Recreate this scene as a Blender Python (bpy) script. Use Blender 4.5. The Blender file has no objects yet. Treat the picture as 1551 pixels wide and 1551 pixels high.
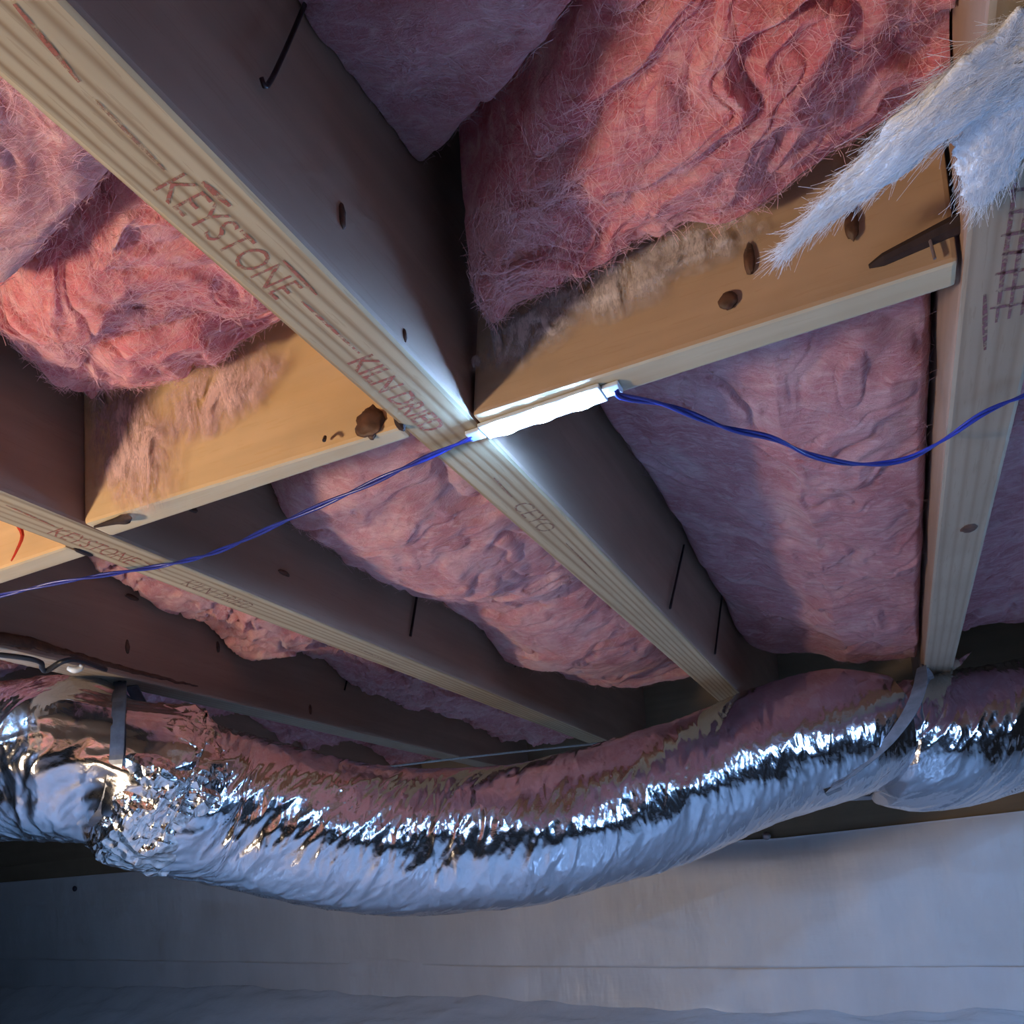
import bpy, math, random
import numpy as np
from mathutils import Matrix, Vector

# ------------------------------------------------------------------ camera, world, lights, exposure
S = bpy.context.scene
COL = S.collection
H = 0.42                                   # height of the lens above the ground sheet
F = 1293.015                               # focal length in pixels of the 1551 frame
PP = (775.5, 1240.0)                       # principal point (the frame is the upper crop of a taller picture)
R = np.array([[0.90611134, -0.09799706, -0.41153227],
              [0.41727704, 0.04702702, 0.90756175],
              [-0.06958525, -0.99407497, 0.08350364]])
cd = bpy.data.cameras.new('camera'); cam = bpy.data.objects.new('camera', cd); COL.objects.link(cam)
cd.sensor_fit = 'HORIZONTAL'; cd.sensor_width = 36.0; cd.lens = F / 1551 * 36
cd.shift_y = (PP[1] - 775.5) / 1551; cd.clip_start = 0.01
cam.matrix_world = Matrix(((R[0, 0], -R[0, 1], -R[0, 2], 0), (R[1, 0], -R[1, 1], -R[1, 2], 0),
                           (R[2, 0], -R[2, 1], -R[2, 2], H), (0, 0, 0, 1)))
S.camera = cam

wd = bpy.data.worlds.new('world'); S.world = wd; wd.use_nodes = True
wd.node_tree.nodes['Background'].inputs[0].default_value = (0.55, 0.60, 0.75, 1)
wd.node_tree.nodes['Background'].inputs[1].default_value = 0.012

def lamp(name, loc, energy, col, size, aim):
    l = bpy.data.lights.new(name, 'AREA'); l.energy = energy; l.color = col; l.shape = 'DISK'; l.size = size
    o = bpy.data.objects.new(name, l); COL.objects.link(o); o.location = (loc[0], loc[1], loc[2] + H)
    d = Vector(aim) - Vector(loc); o.rotation_euler = d.to_track_quat('-Z', 'Y').to_euler()
    return o
# a warm work lamp left of the viewer, and the cool light of the lamp string going on to the right
wl_ = bpy.data.lights.new('work_lamp', 'SPOT'); wl_.energy = 42.0; wl_.color = (1.0, 0.76, 0.52); wl_.shadow_soft_size = .06
wo = bpy.data.objects.new('work_lamp', wl_); COL.objects.link(wo); wo.location = (-1.05, -.28, -.12 + H)
wl_.spot_size = math.radians(178); wl_.spot_blend = 1.0; wo.rotation_euler = Vector((.75, .78, .52)).to_track_quat('-Z', 'Y').to_euler()
lamp('cool_lamp', (.80, 1.05, .315), 4.2, (0.26, 0.50, 1.0), 0.14, (-.1, 2.3, -0.30))
LED_STRENGTH = 1750.0
LED_COL = (0.23, 0.50, 1.0, 1)

S.cycles.max_bounces = 5; S.cycles.diffuse_bounces = 3; S.cycles.glossy_bounces = 3; S.cycles.transparent_max_bounces = 16
S.cycles.use_denoising = True; S.cycles.adaptive_threshold = 0.09; S.cycles.adaptive_min_samples = 12; S.cycles.sample_clamp_indirect = 4.0
S.view_settings.view_transform = 'Standard'; S.view_settings.look = 'None'
S.view_settings.gamma = 1.0; S.view_settings.use_curve_mapping = False
S.view_settings.exposure = 0.10

# ------------------------------------------------------------------ helpers
rng = np.random.default_rng(7); random.seed(7)

def pix(px, py, x=None, y=None, z=None):
    """the point of the place seen at a pixel, on the plane x, y or z (lens-relative)"""
    r = R @ np.array([px - PP[0], py - PP[1], F])
    k = x / r[0] if x is not None else (y / r[1] if y is not None else z / r[2])
    return r * k

_perm = np.random.default_rng(3).permutation(256); _perm = np.concatenate([_perm, _perm, _perm])
_grad = np.random.default_rng(5).normal(size=(256, 3)); _grad /= np.linalg.norm(_grad, axis=1)[:, None]
def noise(P):
    P = np.asarray(P, float) + 100.0
    i = np.floor(P).astype(int); f = P - i; i &= 255
    u = f * f * f * (f * (f * 6 - 15) + 10); out = 0
    for dx in (0, 1):
        for dy in (0, 1):
            for dz in (0, 1):
                g = _grad[_perm[_perm[_perm[(i[:, 0] + dx) & 255] + ((i[:, 1] + dy) & 255)] + ((i[:, 2] + dz) & 255)]]
                d = g[:, 0] * (f[:, 0] - dx) + g[:, 1] * (f[:, 1] - dy) + g[:, 2] * (f[:, 2] - dz)
                w = (u[:, 0] if dx else 1 - u[:, 0]) * (u[:, 1] if dy else 1 - u[:, 1]) * (u[:, 2] if dz else 1 - u[:, 2])
                out = out + w * d
    return out * 1.6
def fbm(P, o=4, g=.5):
    s = 0; a = 1; P = np.asarray(P, float)
    for k in range(o): s = s + a * noise(P * 2 ** k + 17.3 * k); a *= g
    return s

BASE = {}
def tag(o, label=None, cat=None, group=None, kind=None):
    if label: o['label'] = label
    if cat: o['category'] = cat
    if group: o['group'] = group
    if kind: o['kind'] = kind
    return o
def thing(name, base, label, cat, group=None):
    o = bpy.data.objects.new(name, None); COL.objects.link(o)
    b = np.array([base[0], base[1], base[2] + H]); o.location = b; BASE[o.name] = b; o.empty_display_size = .03
    return tag(o, label, cat, group)
def root_base(p):
    while p.parent: p = p.parent
    return BASE[p.name]
def mesh(name, V, Fc, mat, parent=None, smooth=False):
    """V are lens-relative coordinates; a top-level mesh has its origin at the bottom centre of the thing"""
    V = np.asarray(V, float) + np.array([0, 0, H])
    if parent is None:
        b = np.array([(V[:, 0].min() + V[:, 0].max()) / 2, (V[:, 1].min() + V[:, 1].max()) / 2, V[:, 2].min()])
    else: b = root_base(parent)
    me = bpy.data.meshes.new(name); me.from_pydata((V - b).tolist(), [], [tuple(int(i) for i in f) for f in Fc])
    me.materials.append(mat); me.update()
    if smooth: me.polygons.foreach_set('use_smooth', [True] * len(me.polygons))
    o = bpy.data.objects.new(name, me); COL.objects.link(o)
    if parent is None: o.location = b; BASE[o.name] = b
    else: o.parent = parent
    return o
def grid_faces(n, m, wrap_m=False, off=0):
    f = []; mm = m if wrap_m else m - 1
    for i in range(n - 1):
        for j in range(mm):
            a = i * m + j; b = i * m + (j + 1) % m; f.append((off + a, off + b, off + b + m, off + a + m))
    return f
def spline(pts, n):
    P = np.asarray(pts, float); d = np.r_[0, np.cumsum(np.linalg.norm(np.diff(P, axis=0), axis=1) ** .5)]
    t = np.linspace(0, d[-1], n); out = np.zeros((n, P.shape[1]))
    T = np.zeros_like(P)
    for i in range(len(P)):
        a, b = max(i - 1, 0), min(i + 1, len(P) - 1); T[i] = (P[b] - P[a]) / (d[b] - d[a])
    k = np.clip(np.searchsorted(d, t, side='right') - 1, 0, len(P) - 2); hh = (d[k + 1] - d[k]); s = ((t - d[k]) / hh)[:, None]; hh = hh[:, None]
    return (2 * s**3 - 3 * s**2 + 1) * P[k] + (s**3 - 2 * s**2 + s) * hh * T[k] + (-2 * s**3 + 3 * s**2) * P[k + 1] + (s**3 - s**2) * hh * T[k + 1]
def frames(C):
    T = np.gradient(C, axis=0); T /= np.linalg.norm(T, axis=1)[:, None]
    up = np.array([0, 0, 1.0]); N = np.zeros_like(C)
    for i in range(len(C)):
        u = up if abs(T[i, 2]) < .97 else np.array([1.0, 0, 0])
        if i: u = N[i - 1]
        N[i] = u - T[i] * np.dot(u, T[i]); N[i] /= np.linalg.norm(N[i])
    return T, N, np.cross(T, N)
def tube(C, r, k=8, caps=True):
    C = np.asarray(C, float); T, N, B = frames(C); a = np.linspace(0, 2 * np.pi, k, endpoint=False)
    rr = np.broadcast_to(np.asarray(r, float), (len(C),))
    V = (C[:, None] + rr[:, None, None] * (np.cos(a)[None, :, None] * N[:, None] + np.sin(a)[None, :, None] * B[:, None])).reshape(-1, 3)
    f = grid_faces(len(C), k, True)
    if caps: f += [tuple(range(k))[::-1], tuple(range((len(C) - 1) * k, len(C) * k))]
    return V, f
def hexa(c, bev=.003, n=1):
    """a sawn board from 8 corners (bottom 4 ccw, top 4 ccw) with eased long edges"""
    import bmesh
    bm = bmesh.new(); vs = [bm.verts.new(p) for p in c]
    for q in ((3, 2, 1, 0), (4, 5, 6, 7), (0, 1, 5, 4), (1, 2, 6, 5), (2, 3, 7, 6), (3, 0, 4, 7)): bm.faces.new([vs[i] for i in q])
    bmesh.ops.bevel(bm, geom=list(bm.edges), offset=bev, segments=2, affect='EDGES', profile=.6)
    bm.verts.index_update(); V = [tuple(v.co) for v in bm.verts]; Fc = [tuple(v.index for v in f.verts) for f in bm.faces]; bm.free()
    return V, Fc
def box(x0, x1, y0, y1, z0, z1):
    return [(x0, y0, z0), (x1, y0, z0), (x1, y1, z0), (x0, y1, z0), (x0, y0, z1), (x1, y0, z1), (x1, y1, z1), (x0, y1, z1)]
def blob(c, r, seed=0, amp=.25, n=14, m=18, sq=1.0):
    th = np.linspace(0, np.pi, n); ph = np.linspace(0, 2 * np.pi, m, endpoint=False)
    D = np.stack([np.sin(th)[:, None] * np.cos(ph), np.sin(th)[:, None] * np.sin(ph), np.repeat(np.cos(th)[:, None], m, 1)], -1).reshape(-1, 3)
    k = 1 + amp * fbm(D * 1.7 + seed * 9.1, 3)
    return np.asarray(c) + D * k[:, None] * np.asarray(r), grid_faces(n, m, True)

# ------------------------------------------------------------------ materials
class NT:
    def __init__(s, name):
        s.m = bpy.data.materials.new(name); s.m.use_nodes = True; s.t = s.m.node_tree; s.b = s.t.nodes['Principled BSDF']; s.o = s.t.nodes['Material Output']
    def n(s, typ, **kw):
        o = s.t.nodes.new(typ)
        for k, v in kw.items():
            if k.startswith('i_'):
                key = k[2:]; o.inputs[int(key) if key.isdigit() else key.replace('_', ' ')].default_value = v
            else: setattr(o, k, v)
        return o
    def l(s, a, b): s.t.links.new(a, b)
    def coord(s, scale=(1, 1, 1), rot=(0, 0, 0), loc=(0, 0, 0)):
        tc = s.n('ShaderNodeTexCoord'); mp = s.n('ShaderNodeMapping'); mp.inputs['Scale'].default_value = scale; mp.inputs['Rotation'].default_value = rot; mp.inputs['Location'].default_value = loc
        s.l(tc.outputs['Object'], mp.inputs[0]); return mp.outputs[0]
    def noise(s, vec, scale, detail=4, rough=.55, dist=0):
        t = s.n('ShaderNodeTexNoise'); t.inputs['Scale'].default_value = scale; t.inputs['Detail'].default_value = detail; t.inputs['Roughness'].default_value = rough; t.inputs['Distortion'].default_value = dist
        s.l(vec, t.inputs['Vector']); return t.outputs[0]
    def ramp(s, fac, stops):
        r = s.n('ShaderNodeValToRGB'); e = r.color_ramp.elements
        e[0].position, e[0].color = stops[0][0], (*stops[0][1], 1); e[1].position, e[1].color = stops[-1][0], (*stops[-1][1], 1)
        for p, c in stops[1:-1]: q = e.new(p); q.color = (*c, 1)
        s.l(fac, r.inputs[0]); return r.outputs[0]
    def mix(s, fac, a, b, mode='MIX'):
        m = s.n('ShaderNodeMix', data_type='RGBA', blend_type=mode)
        if isinstance(fac, (int, float)): m.inputs[0].default_value = fac
        else: s.l(fac, m.inputs[0])
        for v, i in ((a, 6), (b, 7)):
            if isinstance(v, tuple): m.inputs[i].default_value = (*v, 1)
            else: s.l(v, m.inputs[i])
        return m.outputs[2]
    def math(s, op, a, b=None):
        m = s.n('ShaderNodeMath', operation=op)
        for v, i in ((a, 0), (b, 1)):
            if v is None: continue
            if isinstance(v, (int, float)): m.inputs[i].default_value = v
            else: s.l(v, m.inputs[i])
        return m.outputs[0]
    def bump(s, h, strength, dist, prev=None):
        b = s.n('ShaderNodeBump'); b.inputs['Strength'].default_value = strength; b.inputs['Distance'].default_value = dist; s.l(h, b.inputs['Height'])
        if prev: s.l(prev, b.inputs['Normal'])
        return b.outputs[0]
    def done(s, col=None, rough=None, metal=0, nrm=None, spec=None):
        for v, k in ((col, 'Base Color'), (rough, 'Roughness')):
            if v is None: continue
            if isinstance(v, tuple): s.b.inputs[k].default_value = (*v, 1)
            elif isinstance(v, (int, float)): s.b.inputs[k].default_value = v
            else: s.l(v, s.b.inputs[k])
        s.b.inputs['Metallic'].default_value = metal
        if spec is not None: s.b.inputs['Specular IOR Level'].default_value = spec
        if nrm: s.l(nrm, s.b.inputs['Normal'])
        return s.m

def wood(name, light, dark, axis='Y', seed=0., period=.0075, contrast=.75):
    t = NT(name)
    tc = t.n('ShaderNodeTexCoord'); sx = t.n('ShaderNodeSeparateXYZ'); 
    st = (1, .06, 1) if axis == 'Y' else (.06, 1, 1)
    mv = t.coord(st, loc=(seed, seed * 2, seed * 3))
    warp = t.noise(mv, 9, 2, .5)                                   # slow wandering of the rings along the board
    s2 = t.n('ShaderNodeSeparateXYZ'); t.l(tc.outputs['Object'], s2.inputs[0])
    across = s2.outputs[0] if axis == 'Y' else s2.outputs[1]
    ring = t.math('ADD', across, t.math('MULTIPLY', s2.outputs[2], .02))
    ring = t.math('ADD', ring, t.math('MULTIPLY', warp, .05))
    sn = t.math('SINE', t.math('MULTIPLY', ring, 2 * math.pi / period))
    sn = t.math('POWER', t.math('MULTIPLY_ADD', sn, .5) if False else t.math('ADD', t.math('MULTIPLY', sn, .5), .5), 3.0)
    fine = t.noise(mv, 420, 2, .6); mid = t.noise(mv, 45, 2, .6)
    c = t.ramp(mid, [(.3, tuple(.82 * v for v in light)), (.7, light)])
    c = t.mix(t.math('MULTIPLY', sn, contrast), c, dark)
    c = t.mix(t.math('MULTIPLY', t.math('GREATER_THAN', fine, .62), .25), c, dark)
    blot = t.noise(t.coord((1, .5, 1)), 14, 2, .6)
    c = t.mix(t.ramp(blot, [(.45, (0, 0, 0)), (.75, (.35, .35, .35))]), c, tuple(.6 * v for v in light))
    h = t.math('ADD', t.math('MULTIPLY', sn, -.6), t.math('MULTIPLY', fine, .5))
    return t.done(c, .72, nrm=t.bump(h, .22, .0007), spec=.22)

def fiberglass(name, a, b, pale, seed=0.):
    t = NT(name); v = t.coord((1, 1, 1), loc=(seed, seed, 0))
    big = t.noise(v, 11, 3, .62, .8)
    fib = t.noise(t.coord((1, 4.5, 1.5), (0, 0, .6 + seed)), 85, 3, .72, 2.2)
    f2 = t.noise(t.coord((5, 1, 2), (0, .3, .2 - seed)), 150, 3, .72, 1.6)
    c = t.ramp(big, [(.32, a), (.52, b), (.72, pale)])
    c = t.mix(t.ramp(fib, [(.42, (0, 0, 0)), (.72, (.55, .55, .55))]), c, pale)
    c = t.mix(t.ramp(f2, [(.30, (.35, .35, .35)), (.48, (0, 0, 0))]), c, a)
    st = t.noise(t.coord((1, 3.0, 1.2), (0, 0, .35 - seed)), 26, 4, .66, 1.8)
    c = t.mix(t.ramp(st, [(.50, (0, 0, 0)), (.72, (.75, .75, .75))]), c, tuple(min(.92, v * 1.10) for v in pale))
    c = t.mix(t.ramp(st, [(.26, (.55, .55, .55)), (.46, (0, 0, 0))]), c, a)
    n = t.bump(fib, .6, .006); n = t.bump(f2, .45, .0025, n)
    m = t.done(c, 1.0, nrm=n, spec=.03)
    t.b.inputs['Subsurface Weight'].default_value = .5; t.b.inputs['Subsurface Radius'].default_value = (1, .5, .5); t.b.inputs['Subsurface Scale'].default_value = .012
    return m

M = {}
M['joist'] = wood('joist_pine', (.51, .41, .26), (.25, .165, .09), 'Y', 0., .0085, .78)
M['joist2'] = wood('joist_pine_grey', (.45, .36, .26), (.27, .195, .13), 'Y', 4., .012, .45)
M['block'] = wood('blocking_pine', (.76, .53, .29), (.62, .39, .17), 'X', 2., .016, .5)
M['joist_shaded'] = wood('joist_shaded_side', (.38, .245, .175), (.27, .155, .105), 'Y', 8., .02, .35)  # darker joist sides: their low light is painted into the wood colour
M['block_lit'] = wood('blocking_lit_underside', (.68, .57, .38), (.52, .40, .24), 'X', 3., .02, .4)  # paler blocking undersides: the bounce from below is put into the colour
M['block2'] = wood('blocking_pine_dull', (.54, .37, .23), (.42, .265, .15), 'X', 6., .018, .5)
M['pink'] = fiberglass('pink_fiberglass', (.62, .14, .17), (.76, .27, .29), (.84, .48, .47), 0.)
M['pink2'] = fiberglass('pink_fiberglass_pale', (.58, .23, .24), (.66, .33, .34), (.75, .50, .50), 2.)
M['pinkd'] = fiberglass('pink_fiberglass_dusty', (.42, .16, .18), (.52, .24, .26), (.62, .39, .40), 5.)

def plain(name, col, rough=.6, metal=0, nscale=0, var=.15, bump=0, spec=None):
    t = NT(name)
    if nscale:
        nz = t.noise(t.coord(), nscale, 4, .6)
        c = t.ramp(nz, [(.3, tuple(v * (1 - var) for v in col)), (.7, tuple(min(1, v * (1 + var)) for v in col))])
        return t.done(c, rough, metal, t.bump(nz, .4, bump) if bump else None, spec)
    return t.done(col, rough, metal, None, spec)
M['knot'] = plain('knot_wood', (.085, .038, .02), .6, 0, 90, .5, .001)
M['crack'] = plain('dark_split', (.035, .02, .018), .9, 0, 120, .3)
M['nail'] = plain('rusty_nail', (.07, .05, .045), .5, .7, 200, .3)
M['rod'] = plain('dark_steel_rod', (.045, .03, .03), .45, .8, 150, .3)
M['strap'] = plain('grey_strap', (.20, .22, .25), .42, .25, 60, .25, .001)
M['strapd'] = plain('dark_strap', (.13, .14, .16), .35, .7, 60, .25)
M['cable'] = plain('black_cable', (.015, .015, .018), .4, 0, 80, .3)
M['cord'] = plain('pale_cord', (.42, .40, .36), .8, 0, 300, .2)
M['white_plastic'] = plain('white_plastic', (.75, .74, .66), .4, 0, 60, .1)
M['led_body'] = plain('led_module_body', (.62, .68, .75), .4, 0, 60, .1)
M['pin'] = plain('pin_head', (.35, .30, .30), .35, .6, 100, .3)
M['pin_dark'] = plain('pin_head_dark', (.06, .06, .08), .4, .5, 100, .3)
M['subfloor'] = plain('subfloor_board', (.20, .14, .09), .9, 0, 30, .3, .002)
M['rim'] = wood('rim_board', (.30, .23, .15), (.22, .16, .10), 'X', 9., .03, .4)
M['hole'] = M['crack']

def wire_mat():
    t = NT('blue_wire_jacket'); return t.done((.02, .032, .27), .28, spec=.6)
M['wire'] = wire_mat()
def emit_mat():
    t = NT('led_lens'); t.b.inputs['Emission Color'].default_value = LED_COL; t.b.inputs['Emission Strength'].default_value = LED_STRENGTH
    return t.done((.9, .9, .9), .3)
M['led'] = emit_mat()

def stamp_mat(name, col, wear):
    t = NT(name); nz = t.noise(t.coord(), 260, 5, .7)
    tr = t.n('ShaderNodeBsdfTransparent'); mx = t.n('ShaderNodeMixShader')
    f = t.ramp(nz, [(wear, (0, 0, 0)), (wear + .2, (.9, .9, .9))]); t.l(f, mx.inputs[0]); t.l(tr.outputs[0], mx.inputs[1]); t.l(t.b.outputs[0], mx.inputs[2]); t.l(mx.outputs[0], t.o.inputs[0])
    return t.done(col, .9, spec=.1)
M['stamp'] = stamp_mat('red_stamp_ink', (.38, .13, .10), .35)
M['stamp_faint'] = stamp_mat('faint_stamp_ink', (.30, .16, .12), .38)
M['stamp_purple'] = stamp_mat('purple_stamp_ink', (.26, .13, .15), .36)
M['smear'] = stamp_mat('red_crayon', (.55, .05, .03), .25)

def foil():
    t = NT('silver_foil_jacket')
    n1 = t.noise(t.coord((1, 1, 1)), 60, 4, .6, .5); n2 = t.noise(t.coord(), 190, 3, .6, 1.2)
    n = t.bump(n1, .14, .004); n = t.bump(n2, .07, .0012, n)
    return t.done((.70, .69, .71), .14, 1.0, n)
M['foil'] = foil()
def foil_tape():
    t = NT('crumpled_foil_tape'); v = t.n('ShaderNodeTexVoronoi'); v.inputs['Scale'].default_value = 60; t.l(t.coord(), v.inputs['Vector'])
    n = t.bump(v.outputs['Distance'], .9, .006); n = t.bump(t.noise(t.coord(), 150, 3), .4, .003, n)
    return t.done((.86, .84, .80), .14, 1.0, n)
M['tape'] = foil_tape()
def sheet(name, col, rough, seed):
    t = NT(name); a = t.noise(t.coord((1, 1, .35), loc=(seed, 0, 0)), 7, 4, .6); b = t.noise(t.coord((.25, 1, 1)), 45, 3, .6); w = t.noise(t.coord(), 900, 2, .5)
    c = t.ramp(a, [(.3, tuple(v * .86 for v in col)), (.7, col)])
    n = t.bump(a, .5, .02); n = t.bump(b, .18, .004, n); n = t.bump(w, .12, .0006, n)
    return t.done(c, rough, nrm=n, spec=.4)
M['sheet'] = sheet('white_wall_membrane', (.72, .72, .72), .42, 0.)
M['sheet2'] = sheet('white_wall_membrane_lower', (.72, .72, .73), .34, 3.)
M['ground'] = sheet('white_ground_plastic', (.50, .50, .52), .16, 6.)
M['ground'].node_tree.nodes['Principled BSDF'].inputs['Coat Weight'].default_value = .7; M['ground'].node_tree.nodes['Principled BSDF'].inputs['Coat Roughness'].default_value = .08
def fibre():
    t = NT('white_fibre'); nz = t.noise(t.coord((1, 1, 1)), 120, 5, .7, 1.0)
    m = t.done(t.ramp(nz, [(.3, (.62, .60, .62)), (.7, (.88, .87, .88))]), 1.0, nrm=t.bump(nz, .7, .003), spec=.05)
    return m
M['fibre'] = fibre()
M['strand'] = plain('white_fibre_strand', (.85, .84, .84), 1.0, spec=.05)
M['strand_pink'] = plain('pink_fibre_strand', (.86, .50, .50), 1.0, spec=.05)
M['wisp'] = plain('dusty_fibre_wisp', (.66, .52, .50), 1.0, spec=.05)

# ------------------------------------------------------------------ the setting
ZB, ZT = .34, .575                          # underside and top of the joists
WALL = 2.30
tag(mesh('ceiling', *hexa(box(-2.6, 1.6, -1.3, 2.45, ZT, ZT + .02), .001), M['subfloor']), 'dark board subfloor above the joists and insulation', 'subfloor', kind='structure')
tag(mesh('wall_back', *hexa(box(-4.2, 1.6, WALL, WALL + .12, -.42, ZB - .10), .002), M['rim']), 'dull brown foundation wall behind the white membrane', 'wall', kind='structure')
tag(mesh('trim_1', *hexa(box(-4.2, 1.6, WALL + .01, WALL + .05, ZB - .10, ZT), .002), M['rim']), 'dark rim board closing the joist ends above the wall', 'rim board', kind='structure')

# ground sheet, rumpled and pulled up against the foot of the wall
nx, ny = 240, 170
gx = np.linspace(-4.2, 1.6, nx); gy = np.r_[np.linspace(-1.6, 1.2, 60), np.linspace(1.22, WALL - .004, ny - 60)]
GX, GY = np.meshgrid(gx, gy, indexing='ij'); P = np.stack([GX.ravel(), GY.ravel(), 0 * GX.ravel()], -1)
gz = -.42 + .010 * fbm(P * [2.2, 2.2, 1], 3) + .006 * np.abs(fbm(P * [2, 6, 1] + 5, 2))
lift = np.clip((P[:, 1] - 1.85) / .44, 0, 1) ** 1.5
gz += lift * (np.interp(P[:, 0], [-4.2, -2.2, -1.2, -.6, 1.6], [.19, .16, .11, .07, .03]) + .016 * fbm(P * [5, 7, 1] + 9, 3))
gz = np.maximum(gz, -.42)
P[:, 2] = gz
M['ground_bright'] = sheet('ground_plastic_brightened', (.80, .80, .82), .20, 8.)
fl_ = mesh('floor', P, grid_faces(nx, ny), M['ground'], smooth=True); fl_.data.materials.append(M['ground_bright'])      # brighter copy of the sheet, light painted in along the wall foot
for p_ in fl_.data.polygons:
    if p_.center.y + fl_.location.y > 1.9: p_.material_index = 1
tag(fl_, 'glossy white plastic ground sheet rumpled at the wall foot', 'ground sheet', kind='structure')

# wall membrane: two strips, the upper lapping over the lower
def strip(name, ztop, zbot, yoff, mat, label, seed):
    nx, nz = 260, 50; xs = np.linspace(-4.2, 1.6, nx); t = np.linspace(0, 1, nz)
    X = np.repeat(xs, nz); T = np.tile(t, nx)
    a = np.interp(X, *ztop); b = np.interp(X, *zbot); Z = a + (b - a) * T
    w = fbm(np.stack([X * 1.6, Z * 4, 0 * X + seed], -1), 3) * .010 + fbm(np.stack([X * 7, Z * 2.5, 0 * X + seed + 4], -1), 3) * .004
    Y = WALL - yoff - np.clip(w + .006, .0015, None) * np.clip(T * 6, .2, 1)
    V = np.stack([X, Y, Z], -1); n = len(V); V2 = V + [0, .0012, 0]
    f = grid_faces(nx, nz); f2 = [tuple(i + n for i in q[::-1]) for q in f]
    rim = [(i * nz, i * nz + n, (i + 1) * nz + n, (i + 1) * nz) for i in range(nx - 1)] + [((i + 1) * nz - 1, (i + 2) * nz - 1, (i + 2) * nz - 1 + n, (i + 1) * nz - 1 + n) for i in range(nx - 1)]
    return tag(mesh(name, np.r_[V, V2], f + f2 + rim, mat, smooth=True), label, 'membrane')
seam = ([-4.2, -3.36, -1.73, -.63, .23, 1.6], [-.10, -.125, -.191, -.233, -.251, -.27])
strip('wall_membrane', ([-4.2, -3.35, -2.5, -1.6, -.29, .26, 1.6], [.19, .176, .166, .13, .086, .101, .13]), (seam[0], [v - .004 for v in seam[1]]), .008, M['sheet'], 'upper white plastic strip pinned along the back wall below the duct', 1.)
strip('wall_membrane', (seam[0], [v + .05 for v in seam[1]]), ([-4.2, 1.6], [-.418, -.418]), .002, M['sheet2'], 'lower white plastic strip along the wall foot under the lapped seam', 2.)

# ------------------------------------------------------------------ joists and blocking
JX = {'a': (.064, .113), 'b': (-.300, -.2505), 'c': (-.665, -.615), 'd': (-1.030, -.980), 'e': (-1.395, -1.345), 'r': (.429, .478), 'f': (-1.760, -1.710)}
def lit_underside(o, mat):  # swaps downward faces to paler wood, imitating how the light falls
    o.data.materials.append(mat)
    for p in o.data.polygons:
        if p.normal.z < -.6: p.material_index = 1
def joist(k, label, mat):
    x0, x1 = JX[k]
    t = thing('floor_joist', ((x0 + x1) / 2, .5, ZB), label, 'joist')
    lit_underside(mesh('board', *hexa(box(x0, x1, -1.3, WALL + .008, ZB, ZT - .001), .0035), M['joist_shaded'], t), mat)
    return t
ja = joist('a', 'weathered grey-tan floor joist at the right with a purple stamp', M['joist2'])
jb = joist('b', 'ring-grained pine floor joist stamped KILN DRIED crossing beside the lit lamp', M['joist'])
jc = joist('c', 'pale pine floor joist with red stamp crossed by the blue wire at left', M['joist'])
jd = joist('d', 'dim floor joist from which the dark duct strap hangs', M['joist2'])
je = joist('e', 'hidden dark floor joist furthest left beyond the duct', M['joist2'])
jf = joist('f', 'unlit floor joist out of view beyond the left edge carrying the added lamp', M['joist2'])
jr = joist('r', 'shadowed floor joist furthest right beyond the grey-tan one', M['joist2'])

def text_part(txt, parent, x0, x1, y0, y1, z, mat, name='stamp', bold=-.006):
    """letters printed on the underside of a joist, fitted to a rectangle and reading away from the viewer"""
    cu = bpy.data.curves.new(name, 'FONT'); cu.body = txt; cu.size = 1.0; cu.resolution_u = 3; cu.offset = bold
    o = bpy.data.objects.new('tmp', cu); COL.objects.link(o); bpy.context.view_layer.update()
    me = bpy.data.meshes.new_from_object(o.evaluated_get(bpy.context.evaluated_depsgraph_get())); bpy.data.objects.remove(o); bpy.data.curves.remove(cu)
    V = np.array([v.co for v in me.vertices]); Fc = [tuple(p.vertices) for p in me.polygons]; bpy.data.meshes.remove(me)
    lo, hi = V.min(0), V.max(0); u = (V - lo) / np.maximum(hi - lo, 1e-9)
    W = np.stack([x0 + u[:, 1] * (x1 - x0), y0 + u[:, 0] * (y1 - y0), np.full(len(V), z)], -1)
    return mesh(name, W, Fc, mat, parent)
def line_part(parent, x0, y0, x1, y1, w, z, mat, name='stamp_line'):
    d = np.array([x1 - x0, y1 - y0]); L = np.linalg.norm(d); n = np.array([-d[1], d[0]]) / L * w / 2; ns = 10
    V = []
    for i in range(ns + 1):
        p = np.array([x0, y0]) + d * i / ns; k = (.5 + .5 * math.sin(math.pi * (i + .3) / (ns + .6)))
        V += [(*(p + n * k), z), (*(p - n * k), z)]
    return mesh(name, V, [(2 * i, 2 * i + 1, 2 * i + 3, 2 * i + 2) for i in range(ns)], mat, parent)
zs = ZB - .0004
def span(p0, p1):
    a = pix(*p0, z=ZB); b = pix(*p1, z=ZB); return a, b
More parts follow.
